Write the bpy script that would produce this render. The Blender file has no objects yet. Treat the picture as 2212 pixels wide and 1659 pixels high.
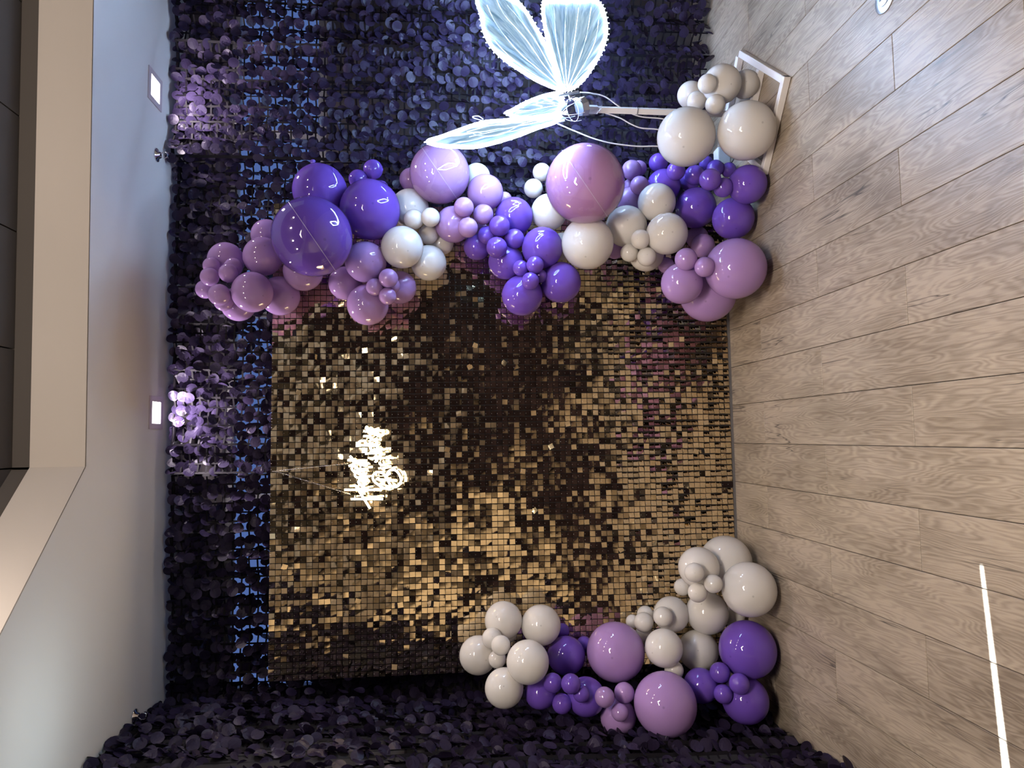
import bpy, bmesh, math, random
import numpy as np
from mathutils import Vector, Matrix
random.seed(7); rng = np.random.default_rng(7)
S = bpy.context.scene; C = S.collection
PI = math.pi

# ------------------------------------------------------------------ camera
# the photograph was taken with the phone turned on its side: ceiling on the left of the frame, floor on the right
F, PITCH, YAW, ROLL, CAMH = 1525., .09939, .07541, -.005675, 1.5586
cp, sp, cy, sy = math.cos(PITCH), math.sin(PITCH), math.cos(YAW), math.sin(YAW)
FW = Vector((sy*cp, cy*cp, -sp)); RT = Vector((cy, -sy, 0)); UP = RT.cross(FW)
R2 = RT*math.cos(ROLL) + UP*math.sin(ROLL); U2 = UP*math.cos(ROLL) - RT*math.sin(ROLL)
CAM = Vector((0, 0, CAMH))
cam = bpy.data.objects.new('camera', bpy.data.cameras.new('camera')); C.objects.link(cam)
cam.data.sensor_fit = 'HORIZONTAL'; cam.data.sensor_width = 36; cam.data.lens = 36*F/2212
cam.data.clip_start = .05; cam.data.clip_end = 100
cam.matrix_world = Matrix(((-U2.x, R2.x, -FW.x, 0), (-U2.y, R2.y, -FW.y, 0), (-U2.z, R2.z, -FW.z, CAMH), (0, 0, 0, 1)))
S.camera = cam

def ray(x, y): return FW + R2*((829.5-y)/F) - U2*((x-1106)/F)
def atY(x, y, Y): d = ray(x, y); return CAM + d*(Y/d.y)
def atZ(x, y, z): d = ray(x, y); return CAM + d*((z-CAMH)/d.z)
def onplane(x, y, p, n):
    d = ray(x, y); return CAM + d*((p-CAM).dot(n)/d.dot(n))

# ------------------------------------------------------------------ world, lights, exposure
W = bpy.data.worlds.new('world'); S.world = W; W.use_nodes = True
W.node_tree.nodes['Background'].inputs[0].default_value = (.095, .15, .36, 1)
W.node_tree.nodes['Background'].inputs[1].default_value = 1.0
vs = S.view_settings
vs.view_transform = 'Standard'; vs.look = 'None'; vs.exposure = 0.0; vs.gamma = 1.0; vs.use_curve_mapping = False
S.cycles.use_denoising = True
S.cycles.max_bounces = 8; S.cycles.transparent_max_bounces = 16
S.cycles.sample_clamp_indirect = 4; S.cycles.caustics_reflective = True; S.cycles.caustics_refractive = False

def light(name, kind, loc, energy, color, target=None, **kw):
    l = bpy.data.lights.new(name, kind); l.energy = energy; l.color = color
    for k, v in kw.items(): setattr(l, k, v)
    o = bpy.data.objects.new(name, l); C.objects.link(o); o.location = loc
    if target is not None:
        o.rotation_euler = (Vector(target)-Vector(loc)).to_track_quat('-Z', 'Y').to_euler()
    return o
# thin blade of sunlight through the slit in the left wall
sd = Vector((.67, .055, -1.12)).normalized()
light('sun', 'SUN', (-6, 1, 8), 60, (.80, .92, 1.0), target=Vector((-6, 1, 8))+sd, angle=.006)
# bulbs of the two ceiling fittings in the tray ceiling, above and in front of the photographer
WARM = (1.0, .86, .74)
for i, (x, y) in enumerate(((.05, .25), (.25, .42), (.45, .55), (.62, .40), (.80, .22), (1.0, .05), (-.15, .05))):
    light('downlight', 'SPOT', (x, y, 3.22), 58, WARM, target=(x, y, 0), spot_size=math.radians(146), spot_blend=.45, shadow_soft_size=.09)
for x in (-.45, .35, 1.15, 1.95):
    light('bulb', 'POINT', (x, 2.2, 3.2), 11, WARM, shadow_soft_size=.05)
# daylight behind the side curtain and above the back curtain, coming in at the windows
light('window_daylight', 'AREA', (-1.53, 2.7, 2.62), 3.2, (.80, .95, 1.0), target=(-1.48, 2.7, 3.0), shape='RECTANGLE', size=.12, size_y=1.6)

# ------------------------------------------------------------------ materials
def nodes(name):
    m = bpy.data.materials.new(name); m.use_nodes = True
    nt = m.node_tree; b = nt.nodes['Principled BSDF']
    return m, nt, b
def N(nt, t, **kw):
    n = nt.nodes.new(t)
    for k, v in kw.items():
        if k in n.inputs: n.inputs[k].default_value = v
        else: setattr(n, k, v)
    return n
def plain(name, col, rough=.5, metal=0, spec=.5, **kw):
    m, nt, b = nodes(name)
    b.inputs['Base Color'].default_value = (*col, 1); b.inputs['Roughness'].default_value = rough
    b.inputs['Metallic'].default_value = metal; b.inputs['Specular IOR Level'].default_value = spec
    for k, v in kw.items(): b.inputs[k].default_value = v
    return m
def paint(name, col, bump=.05, scale=60, rough=.75):
    m, nt, b = nodes(name)
    tc = N(nt, 'ShaderNodeTexCoord'); n = N(nt, 'ShaderNodeTexNoise', Scale=scale, Detail=4.)
    nt.links.new(tc.outputs['Object'], n.inputs['Vector'])
    n2 = N(nt, 'ShaderNodeTexNoise', Scale=1.3, Detail=3.)
    nt.links.new(tc.outputs['Object'], n2.inputs['Vector'])
    mx = N(nt, 'ShaderNodeMix', data_type='RGBA')
    mx.inputs[6].default_value = (*[c*.95 for c in col], 1); mx.inputs[7].default_value = (*[min(1, c*1.04) for c in col], 1)
    nt.links.new(n2.outputs['Fac'], mx.inputs[0]); nt.links.new(mx.outputs[2], b.inputs['Base Color'])
    bp = N(nt, 'ShaderNodeBump', Strength=bump, Distance=.003)
    nt.links.new(n.outputs['Fac'], bp.inputs['Height']); nt.links.new(bp.outputs['Normal'], b.inputs['Normal'])
    b.inputs['Roughness'].default_value = rough; b.inputs['Specular IOR Level'].default_value = .25
    return m
def emit(name, col, strength):
    m, nt, b = nodes(name)
    b.inputs['Base Color'].default_value = (.8, .8, .8, 1)
    b.inputs['Emission Color'].default_value = (*col, 1); b.inputs['Emission Strength'].default_value = strength
    return m
def wood():
    m, nt, b = nodes('oak plank'); L = nt.links.new
    tc = N(nt, 'ShaderNodeTexCoord'); oi = N(nt, 'ShaderNodeObjectInfo')
    mul = N(nt, 'ShaderNodeVectorMath', operation='SCALE'); mul.inputs['Scale'].default_value = 37.
    comb = N(nt, 'ShaderNodeCombineXYZ')
    for k in range(3): L(oi.outputs['Random'], comb.inputs[k])
    L(comb.outputs[0], mul.inputs[0])
    add = N(nt, 'ShaderNodeVectorMath', operation='ADD'); L(tc.outputs['Object'], add.inputs[0]); L(mul.outputs[0], add.inputs[1])
    def mapped(sx, sy_, sz):
        mp = N(nt, 'ShaderNodeMapping'); mp.inputs['Scale'].default_value = (sx, sy_, sz); L(add.outputs[0], mp.inputs[0]); return mp.outputs[0]
    # broad cathedral figure: distorted rings
    dist = N(nt, 'ShaderNodeTexNoise', Scale=1., Detail=3.); L(mapped(7, 1.0, 6), dist.inputs['Vector'])
    ring = N(nt, 'ShaderNodeMath', operation='MULTIPLY'); ring.inputs[1].default_value = 34.; L(dist.outputs['Fac'], ring.inputs[0])
    sn = N(nt, 'ShaderNodeMath', operation='SINE')
    r2 = N(nt, 'ShaderNodeMath', operation='MULTIPLY'); r2.inputs[1].default_value = 6.28; L(ring.outputs[0], r2.inputs[0]); L(r2.outputs[0], sn.inputs[0])
    fine = N(nt, 'ShaderNodeTexNoise', Scale=1., Detail=6., Roughness=.7); L(mapped(190, 7, 50), fine.inputs['Vector'])
    cloud = N(nt, 'ShaderNodeTexNoise', Scale=1., Detail=4.); L(mapped(9, 2.4, 9), cloud.inputs['Vector'])
    crack = N(nt, 'ShaderNodeTexNoise', Scale=1., Detail=3., Roughness=.5); L(mapped(15, .8, 10), crack.inputs['Vector'])
    cab = N(nt, 'ShaderNodeMath', operation='SUBTRACT'); cab.inputs[1].default_value = .5; L(crack.outputs['Fac'], cab.inputs[0])
    cab2 = N(nt, 'ShaderNodeMath', operation='ABSOLUTE'); L(cab.outputs[0], cab2.inputs[0])
    crr = N(nt, 'ShaderNodeMapRange', clamp=True); L(cab2.outputs[0], crr.inputs[0]); crr.inputs[1].default_value = .0; crr.inputs[2].default_value = .010
    crr.inputs[3].default_value = 1.; crr.inputs[4].default_value = 0.
    # cracks only here and there
    gate = N(nt, 'ShaderNodeTexNoise', Scale=1., Detail=1.); L(mapped(5, 1.4, 5), gate.inputs['Vector'])
    gr = N(nt, 'ShaderNodeMapRange', clamp=True); L(gate.outputs['Fac'], gr.inputs[0]); gr.inputs[1].default_value = .56; gr.inputs[2].default_value = .63
    cm = N(nt, 'ShaderNodeMath', operation='MULTIPLY'); L(crr.outputs[0], cm.inputs[0]); L(gr.outputs[0], cm.inputs[1])
    ramp = N(nt, 'ShaderNodeValToRGB'); e = ramp.color_ramp.elements
    e[0].position = .25; e[0].color = (.195, .157, .120, 1); e[1].position = .78; e[1].color = (.415, .350, .278, 1)
    s1 = N(nt, 'ShaderNodeMath', operation='MULTIPLY_ADD'); L(sn.outputs[0], s1.inputs[0]); s1.inputs[1].default_value = .115; L(cloud.outputs['Fac'], s1.inputs[2])
    s2 = N(nt, 'ShaderNodeMath', operation='MULTIPLY_ADD'); L(fine.outputs['Fac'], s2.inputs[0]); s2.inputs[1].default_value = .85; 
    s3 = N(nt, 'ShaderNodeMath', operation='SUBTRACT'); L(s1.outputs[0], s3.inputs[0]); s3.inputs[1].default_value = .42; L(s3.outputs[0], s2.inputs[2])
    s4 = N(nt, 'ShaderNodeMath', operation='MULTIPLY_ADD'); L(oi.outputs['Random'], s4.inputs[0]); s4.inputs[1].default_value = .10; L(s2.outputs[0], s4.inputs[2])
    L(s4.outputs[0], ramp.inputs[0])
    dk = N(nt, 'ShaderNodeMix', data_type='RGBA'); L(cm.outputs[0], dk.inputs[0]); L(ramp.outputs[0], dk.inputs[6]); dk.inputs[7].default_value = (.06, .05, .045, 1)
    L(dk.outputs[2], b.inputs['Base Color'])
    h = N(nt, 'ShaderNodeMath', operation='MULTIPLY_ADD'); L(sn.outputs[0], h.inputs[0]); h.inputs[1].default_value = .12; L(fine.outputs['Fac'], h.inputs[2])
    bp = N(nt, 'ShaderNodeBump', Strength=.45, Distance=.0012); L(h.outputs[0], bp.inputs['Height']); L(bp.outputs[0], b.inputs['Normal'])
    b.inputs['Roughness'].default_value = .36; b.inputs['Specular IOR Level'].default_value = .5
    return m
def rubber(name, col, trans=.18, rough=.045):
    m, nt, b = nodes(name); L = nt.links.new
    tc = N(nt, 'ShaderNodeTexCoord'); sx = N(nt, 'ShaderNodeSeparateXYZ'); L(tc.outputs['Object'], sx.inputs[0])
    # small thick dark dot at the crown and a denser colour at the tied neck
    ln = N(nt, 'ShaderNodeVectorMath', operation='LENGTH'); cx = N(nt, 'ShaderNodeCombineXYZ'); L(sx.outputs[0], cx.inputs[0]); L(sx.outputs[1], cx.inputs[1]); L(cx.outputs[0], ln.inputs[0])
    mr = N(nt, 'ShaderNodeMapRange', clamp=True); L(ln.outputs['Value'], mr.inputs[0]); mr.inputs[1].default_value = .02; mr.inputs[2].default_value = .05; mr.inputs[3].default_value = .35; mr.inputs[4].default_value = 0.
    mx = N(nt, 'ShaderNodeMix', data_type='RGBA'); L(mr.outputs[0], mx.inputs[0]); mx.inputs[6].default_value = (*col, 1); mx.inputs[7].default_value = (*[c*.35 for c in col], 1)
    L(mx.outputs[2], b.inputs['Base Color'])
    b.inputs['Roughness'].default_value = rough; b.inputs['Specular IOR Level'].default_value = .55
    b.inputs['Subsurface Weight'].default_value = 0.
    tr = N(nt, 'ShaderNodeBsdfTranslucent'); L(mx.outputs[2], tr.inputs['Color'])
    ms = N(nt, 'ShaderNodeMixShader'); ms.inputs[0].default_value = trans
    L(b.outputs[0], ms.inputs[1]); L(tr.outputs[0], ms.inputs[2]); L(ms.outputs[0], nt.nodes['Material Output'].inputs[0])
    return m
def clear(name, tint=(1, 1, 1), ior=1.35, rough=.02, base=.0):
    m, nt, b = nodes(name); L = nt.links.new
    lw = N(nt, 'ShaderNodeLayerWeight', Blend=.5); pw = N(nt, 'ShaderNodeMath', operation='POWER'); pw.inputs[1].default_value = 4.; L(lw.outputs['Facing'], pw.inputs[0])
    ad = N(nt, 'ShaderNodeMath', operation='MULTIPLY_ADD', use_clamp=True); ad.inputs[1].default_value = ior-1; ad.inputs[2].default_value = base; L(pw.outputs[0], ad.inputs[0])
    t = N(nt, 'ShaderNodeBsdfTransparent'); t.inputs[0].default_value = (*tint, 1)
    g = N(nt, 'ShaderNodeBsdfGlossy'); g.inputs['Roughness'].default_value = rough
    ms = N(nt, 'ShaderNodeMixShader'); L(ad.outputs[0], ms.inputs[0]); L(t.outputs[0], ms.inputs[1]); L(g.outputs[0], ms.inputs[2])
    L(ms.outputs[0], nt.nodes['Material Output'].inputs[0])
    return m
def sequin_mat():
    m, nt, b = nodes('gold black mirror sequin'); L = nt.links.new
    tc = N(nt, 'ShaderNodeTexCoord'); n = N(nt, 'ShaderNodeTexNoise', Scale=55., Detail=1.); L(tc.outputs['Object'], n.inputs['Vector'])
    bp = N(nt, 'ShaderNodeBump', Strength=.025, Distance=.004); L(n.outputs['Fac'], bp.inputs['Height']); L(bp.outputs[0], b.inputs['Normal'])
    b.inputs['Base Color'].default_value = (.86, .71, .46, 1); b.inputs['Metallic'].default_value = 1.; b.inputs['Roughness'].default_value = .06
    return m
def film():
    m, nt, b = nodes('crinkled wing film'); L = nt.links.new
    tc = N(nt, 'ShaderNodeTexCoord'); mp = N(nt, 'ShaderNodeMapping'); mp.inputs['Scale'].default_value = (5, 5, 26); L(tc.outputs['UV'], mp.inputs[0]); mp.inputs['Scale'].default_value = (3.2, 34, 1)
    n = N(nt, 'ShaderNodeTexNoise', Scale=1., Detail=5., Roughness=.62, Distortion=1.2); L(mp.outputs[0], n.inputs['Vector'])
    r = N(nt, 'ShaderNodeValToRGB'); e = r.color_ramp.elements
    e[0].position = .36; e[0].color = (.10, .26, .42, 1); e[1].position = .66; e[1].color = (.62, .86, 1., 1); L(n.outputs['Fac'], r.inputs[0])
    L(r.outputs[0], b.inputs['Emission Color']); b.inputs['Emission Strength'].default_value = .85
    b.inputs['Base Color'].default_value = (.16, .22, .28, 1); b.inputs['Roughness'].default_value = .25
    t = N(nt, 'ShaderNodeBsdfTransparent'); ms = N(nt, 'ShaderNodeMixShader'); ms.inputs[0].default_value = .18
    L(b.outputs[0], ms.inputs[1]); L(t.outputs[0], ms.inputs[2]); L(ms.outputs[0], nt.nodes['Material Output'].inputs[0])
    return m
def disc_mat():
    m, nt, b = nodes('black violet taffeta'); L = nt.links.new
    tc = N(nt, 'ShaderNodeTexCoord'); n = N(nt, 'ShaderNodeTexNoise', Scale=30., Detail=3.); L(tc.outputs['Object'], n.inputs['Vector'])
    bp = N(nt, 'ShaderNodeBump', Strength=.3, Distance=.004); L(n.outputs['Fac'], bp.inputs['Height']); L(bp.outputs[0], b.inputs['Normal'])
    b.inputs['Base Color'].default_value = (.022, .0155, .042, 1); b.inputs['Roughness'].default_value = .42; b.inputs['Specular IOR Level'].default_value = .22
    return m
M = dict(
    wood=wood(), grout=plain('dark joint', (.03, .026, .024), .9),
    soffit=paint('soffit paint', (.80, .785, .77)), fascia=paint('fascia paint', (.46, .42, .385)), dark=paint('dark brown paint', (.075, .066, .06)),
    wall=paint('wall paint', (.09, .08, .085)), warmlit=paint('beige wall paint', (.52, .44, .33)), rear=paint('rear wall paint', (.065, .042, .055)),
    white=rubber('white latex', (.82, .80, .775), .22), lilac=rubber('lilac latex', (.43, .265, .59), .15), violet=rubber('violet latex', (.17, .085, .52), .14),
    bubble=clear('clear bubble film', ior=1.5, base=.07), seam=plain('bubble seam', (.75, .7, .85), .3),
    sequin=sequin_mat(), black=plain('black plastic', (.012, .011, .013), .35), pin=plain('clear pin', (.75, .72, .70), .2),
    rail=plain('grey rail', (.14, .135, .14), .5), disc=disc_mat(), ribbon=plain('black ribbon', (.005, .004, .007), .6, spec=.15),
    lining=plain('black lining', (.01, .009, .013), .8),
    tube=plain('white powder coat', (.78, .76, .75), .35), cap=plain('black end cap', (.01, .01, .01), .5), wire=plain('white cable', (.80, .80, .82), .4),
    shell=clear('clear acrylic', (.93, .96, 1), 1.5, .08, .10), bracket=plain('grey bracket', (.33, .34, .37), .4, .6),
    film=film(), led=emit('led rope', (.44, .65, 1.0), 120), vein=emit('lit wing vein', (.70, .88, 1.0), 4.5),
    neon=emit('warm neon tube', (1.0, .74, .38), 40), acrylic=clear('acrylic backing', (.97, .97, .97), 1.3, .03),
    chain=plain('silver chain', (.75, .73, .72), .25, 1), chrome=plain('chrome', (.78, .78, .8), .12, 1),
    plate=plain('light trim', (.62, .55, .58), .45), lens=emit('led lens', (1.0, .93, 1.0), 6),
    alu=plain('brushed aluminium', (.60, .62, .66), .35, .9), winframe=plain('window frame', (.30, .30, .32), .5), glass=clear('window glass', (.9, .95, 1.), 1.3, .01),
    stake=plain('white plastic', (.78, .79, .78), .5),
)

# ------------------------------------------------------------------ helpers
def mesh_from(name, verts, faces, smooth=False, uvs=None):
    me = bpy.data.meshes.new(name); me.from_pydata([tuple(v) for v in verts], [], [tuple(f) for f in faces]); me.update()
    if smooth: me.polygons.foreach_set('use_smooth', [True]*len(me.polygons))
    return me
def obj(name, me, mat=None, parent=None, loc=None):
    o = bpy.data.objects.new(name, me); C.objects.link(o)
    if mat is not None and me is not None and not me.materials: me.materials.append(M[mat] if isinstance(mat, str) else mat)
    if parent is not None: o.parent = parent
    if loc is not None: o.location = loc
    return o
def tag(o, label=None, cat=None, group=None, kind=None):
    if label: o['label'] = label
    if cat: o['category'] = cat
    if group: o['group'] = group
    if kind: o['kind'] = kind
    return o
def empty(name, loc=(0, 0, 0)):
    o = bpy.data.objects.new(name, None); C.objects.link(o); o.location = loc; o.empty_display_size = .1
    return o
class MB:
    def __init__(s): s.v = []; s.f = []
    def add(s, vs_, fs): n = len(s.v); s.v += [tuple(v) for v in vs_]; s.f += [tuple(i+n for i in f) for f in fs]; return s
    def box(s, a, b):
        (x0, y0, z0), (x1, y1, z1) = a, b
        return s.add([(x0,y0,z0),(x1,y0,z0),(x1,y1,z0),(x0,y1,z0),(x0,y0,z1),(x1,y0,z1),(x1,y1,z1),(x0,y1,z1)],
                     [(0,3,2,1),(4,5,6,7),(0,1,5,4),(1,2,6,5),(2,3,7,6),(3,0,4,7)])
    def bar(s, p, q, w, h=None, up=(0, 0, 1)):
        p, q = Vector(p), Vector(q); d = (q-p).normalized(); u = Vector(up)
        a = d.cross(u); a = a.normalized() if a.length > 1e-5 else Vector((1, 0, 0)); u = a.cross(d); h = h or w
        c = [a*(i*w/2)+u*(j*h/2) for i, j in ((-1,-1),(1,-1),(1,1),(-1,1))]
        return s.add([p+k for k in c]+[q+k for k in c], [(0,1,2,3),(7,6,5,4),(0,4,5,1),(1,5,6,2),(2,6,7,3),(3,7,4,0)])
    def tube(s, pts, r, n=8, closed=False):
        pts = [Vector(p) for p in pts]; m = len(pts); rings = []; prev = None
        for i, p in enumerate(pts):
            if closed: d = pts[(i+1) % m]-pts[i-1]
            else: d = pts[min(i+1, m-1)]-pts[max(i-1, 0)]
            if d.length < 1e-9: d = Vector((0, 0, 1))
            d.normalize()
            if prev is None:
                a = d.cross(Vector((0, 0, 1))); a = a if a.length > .1 else d.cross(Vector((0, 1, 0)))
            else: a = prev - d*prev.dot(d)
            a.normalize(); prev = a; b_ = d.cross(a); rr = r[i] if isinstance(r, (list, tuple)) else r
            rings.append([p+(a*math.cos(2*PI*k/n)+b_*math.sin(2*PI*k/n))*rr for k in range(n)])
        vs_ = [v for q in rings for v in q]; fs = []
        for i in range(m if closed else m-1):
            j = (i+1) % m
            for k in range(n): fs.append((i*n+k, i*n+(k+1) % n, j*n+(k+1) % n, j*n+k))
        if not closed: fs += [tuple(range(n-1, -1, -1)), tuple((m-1)*n+k for k in range(n))]
        return s.add(vs_, fs)
    def lathe(s, prof, org, axis=(0, 0, 1), n=24, caps=True):
        ax = Vector(axis).normalized(); a = ax.orthogonal().normalized(); b_ = ax.cross(a); org = Vector(org)
        vs_ = [org+ax*z+(a*math.cos(2*PI*k/n)+b_*math.sin(2*PI*k/n))*r for r, z in prof for k in range(n)]
        fs = [(i*n+k, i*n+(k+1) % n, (i+1)*n+(k+1) % n, (i+1)*n+k) for i in range(len(prof)-1) for k in range(n)]
        if caps: fs += [tuple(range(n-1, -1, -1)), tuple((len(prof)-1)*n+k for k in range(n))]
        return s.add(vs_, fs)
    def build(s, name, mat, parent=None, smooth=False):
        return obj(name, mesh_from(name, s.v, s.f, smooth), mat, parent)
def catmull(p, per=6, closed=False):
    p = [Vector(q) for q in p]; n = len(p); out = []
    for i in range(n if closed else n-1):
        if closed: a, b_, c, d = p[i-1], p[i], p[(i+1) % n], p[(i+2) % n]
        else: a, b_, c, d = p[max(i-1, 0)], p[i], p[i+1], p[min(i+2, n-1)]
        for k in range(per):
            t = k/per
            out.append(.5*((2*b_)+(c-a)*t+(2*a-5*b_+4*c-d)*t*t+(3*b_-a-3*c+d)*t**3))
    if not closed: out.append(p[-1])
    return out
def bevel(o, w, seg=1):
    bm = bmesh.new(); bm.from_mesh(o.data)
    bmesh.ops.bevel(bm, geom=bm.edges[:], offset=w, segments=seg, affect='EDGES', profile=.6); bm.to_mesh(o.data); bm.free()

# ------------------------------------------------------------------ the setting
XL, XR, YB, YN, HC, HU = -1.62, 4.4, 4.08, -4.6, 3.0, 3.29
# floor: dark bed + real planks
fl = MB().box((XL-.1, YN-.1, -.06), (XR+.1, YB+.1, -.007)).build('floor', 'grout'); tag(fl, kind='structure')
PW, PL = .2035, 1.09
pm = MB().box((-PW/2+.0011, 0.0011, -.012), (PW/2-.0011, PL-.0011, 0)).build('plank', 'wood', fl); bevel(pm, .0012)
first = True; r = 0; x = -.659-PW*5
while x < XR+.1:
    even = (round((x+.659)/PW) % 2 == 1)       # row from -.862 has joints at 2.20
    y = (2.205 if even else 2.755) - PL*7
    while y < YB+.1:
        if y+PL > YN-.2:
            p = pm if first else obj('plank', pm.data, None, fl)
            first = False
            p.location = (x+PW/2, y, 0)
        y += PL
    x += PW
# back wall with the long window behind the curtains
wb = MB(); WX0, WX1, WZ0, WZ1 = -1.4, 3.9, 2.22, 2.77
wb.box((XL-.1, YB, 0), (XR+.1, YB+.12, WZ0)).box((XL-.1, YB, WZ1), (XR+.1, YB+.12, HC+.5)).box((XL-.1, YB, WZ0), (WX0, YB+.12, WZ1)).box((WX1, YB, WZ0), (XR+.1, YB+.12, WZ1))
tag(wb.build('wall_back', 'wall'), kind='structure')
wf = MB(); nx = 5
wf.box((WX0, YB+.02, WZ0), (WX1, YB+.08, WZ0+.05)).box((WX0, YB+.02, WZ1-.05), (WX1, YB+.08, WZ1))
for i in range(nx+1):
    xx = WX0+(WX1-WX0-.05)*i/nx; wf.box((xx, YB+.022, WZ0+.05), (xx+.05, YB+.078, WZ1-.05))
w1 = tag(wf.build('window_1', 'winframe'), kind='structure')
for i in range(nx):
    xx = WX0+(WX1-WX0-.05)*i/nx
    MB().box((xx+.05, YB+.045, WZ0+.05), (xx+(WX1-WX0-.05)/nx, YB+.051, WZ1-.05)).build('pane', 'glass', w1)
# left wall with a tapering slit that lets the blade of sun in
SY = 1.833
wl = MB().box((XL-.1, SY+.03, 0), (XL, YB+.12, HC+.5)).box((XL-.1, SY-.03, 2.22), (XL, SY+.03, HC+.5))
for s_ in (-1, 1):
    y0, y1, yo = SY+s_*.026, SY+s_*.004, SY+s_*.03
    v = [(xx, yy, zz) for xx in (XL-.1, XL-.09) for yy, zz in ((yo, 0), (y0, 0), (y1, 2.22), (yo, 2.22))]
    wl.add(v, [(0,1,2,3),(7,6,5,4),(0,4,5,1),(1,5,6,2),(2,6,7,3),(3,7,4,0)])
tag(wl.build('wall_left', 'wall'), kind='structure')
tag(MB().box((XL-.1, YN, 0), (XL, SY-.03, HC+.5)).build('wall_left', 'warmlit'), kind='structure')  # unseen stretch, warm light put into its paint for the sequins to mirror
tag(MB().box((XR, YN, 0), (XR+.1, YB+.1, HC+.5)).build('wall_right', 'wall'), kind='structure')
tag(MB().box((XL-.1, YN-.1, 0), (XR+.1, YN, HC+.5)).build('wall_rear', 'rear'), kind='structure')
# lower ceiling (soffit) along the back and the corner, with its stepped edge
E0, E1 = Vector((-.097, 3.047)), Vector((XR, 2.91)); E2 = Vector((-1.05, 2.094)); E3 = Vector((-1.05, YN))
edge = [E1, E0, E2, E3]
sv = [(XR+.1, YB+.1), (XL-.1, YB+.1), (XL-.1, YN), tuple(E3), tuple(E2), tuple(E0), tuple(E1), (XR+.1, E1.y)]
n = len(sv)
sm = MB().add([(a, b_, HC) for a, b_ in sv]+[(a, b_, HC+.05) for a, b_ in sv], [tuple(range(n)), tuple(range(2*n-1, n-1, -1))])
tag(sm.build('ceiling', 'soffit'), kind='structure')
tag(MB().box((E3.x, YN, HC), (XR+.05, -.6, HU+.02)).build('ceiling', 'soffit'), kind='structure')  # unseen rear soffit, added to give the upper sequins a pale reflection
fm = MB(); dm = MB()
for a, b_ in zip(edge[:-1], edge[1:]):
    nrm = Vector(((b_-a).y, -(b_-a).x)).normalized()*-1
    if nrm.dot(Vector((1.5, 0))-a) > 0: nrm = -nrm
    t = nrm*.06; o2 = nrm*.012
    def quad3(mb, p, q, z0, z1, off, th):
        p, q = p+off, q+off; v = []
        for z in (z0, z1): v += [(p.x, p.y, z), (q.x, q.y, z), (q.x+th.x, q.y+th.y, z), (p.x+th.x, p.y+th.y, z)]
        mb.add(v, [(0,3,2,1),(4,5,6,7),(0,1,5,4),(1,2,6,5),(2,3,7,6),(3,0,4,7)])
    quad3(fm, a, b_, HC+.004, 3.217, Vector((0, 0)), t)
    quad3(dm, a, b_, 3.217, HU+.03, o2, t)
tag(fm.build('trim_1', 'fascia'), kind='structure'); tag(dm.build('trim_2', 'dark'), kind='structure')
cu = MB().box((XL-.1, YN-.1, HU+.03), (XR+.1, YB+.1, HU+.08)).build('ceiling', 'cap'); tag(cu, kind='structure')
xs = [-.1+.483*k for k in range(-3, 10)]
pmesh = None
for a in xs:
    m_ = MB().box((.003, 0, 0), (.48, 7.7, .03))
    if pmesh is None: o = m_.build('ceiling_panel', 'dark', cu); pmesh = o.data
    else: o = obj('ceiling_panel', pmesh, None, cu)
    o.location = (a, YN, HU)

# recessed LED fittings in the soffit
def led(name, corners, label, lit):
    P = [atZ(x, y, HC) for x, y in corners]; c = sum(P, Vector())/4
    root = empty(name, (c.x, c.y, HC)); tag(root, label, 'ceiling light', 'recessed lights')
    # square fitting, aligned with the room
    h = .083
    fr = MB()
    for a, b_ in (((-h, -h), (h, -.055)), ((-h, .055), (h, h)), ((-h, -.055), (-.055, .055)), ((.055, -.055), (h, .055))):
        fr.box((a[0], a[1], -.006), (b_[0], b_[1], -.0003))
    fr.build('trim_plate', 'plate', root)
    MB().box((-.0548, -.0548, -.003), (.0548, .0548, -.0005)).build('lens', 'lens', root)
    light(name+'_beam', 'AREA', (c.x, c.y, HC-.008), lit, (1.0, .86, .92), target=(c.x, c.y+.02, 0), shape='SQUARE', size=.10)
led('recessed_light', ((323, 855), (348, 855), (323, 928), (348, 928)), 'square recessed ceiling light above the gold sequin wall', 16)
led('recessed_light', ((322, 145), (345, 145), (322, 240), (345, 240)), 'square recessed ceiling light on the butterfly side of the ceiling', 13)
# sprinkler heads
for (x, y), lab in (((338, 335), 'chrome fire sprinkler head beside the bunched curtain top'), ((290, 1548), 'chrome fire sprinkler head above the side curtain in the corner')):
    p = atZ(x, y, HC); root = empty('sprinkler', (p.x, p.y, HC)); tag(root, lab, 'sprinkler', 'ceiling sprinklers')
    MB().lathe([(.004, -.001), (.036, -.0012), (.034, -.006), (.018, -.011), (.016, -.02)], (0, 0, 0), n=20).build('escutcheon', 'chrome', root, True)
    fr = MB().tube(catmull([(-.006, 0, -.02), (-.015, 0, -.032), (-.013, 0, -.048), (0, 0, -.056), (.013, 0, -.048), (.015, 0, -.032), (.006, 0, -.02)], 4), .0028, 6); fr.build('frame_arm', 'chrome', root, True)
    MB().lathe([(.003, -.054), (.015, -.057), (.015, -.059), (.003, -.061)], (0, 0, 0), n=14).build('deflector', 'chrome', root)
# floor outlet cover
p = atZ(1912, -6, 0); root = empty('floor_outlet', (p.x, p.y, 0)); tag(root, 'round metal floor outlet cover set in the planks', 'floor outlet')
MB().lathe([(.052, .0005), (.055, .002), (.053, .004), (.032, .005)], (0, 0, 0), n=32).build('ring', 'alu', root, True)
MB().lathe([(.03, .004), (.03, .0075), (.027, .0085)], (0, 0, 0), n=28).build('lid', 'alu', root)
MB().box((-.006, -.02, .0086), (.006, .02, .0094)).build('slot', 'rail', root)

def project(P):
    X = Vector(P)-CAM; c = X.dot(FW)
    return 1106-F*X.dot(U2)/c, 829.5-F*X.dot(R2)/c, c

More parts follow.
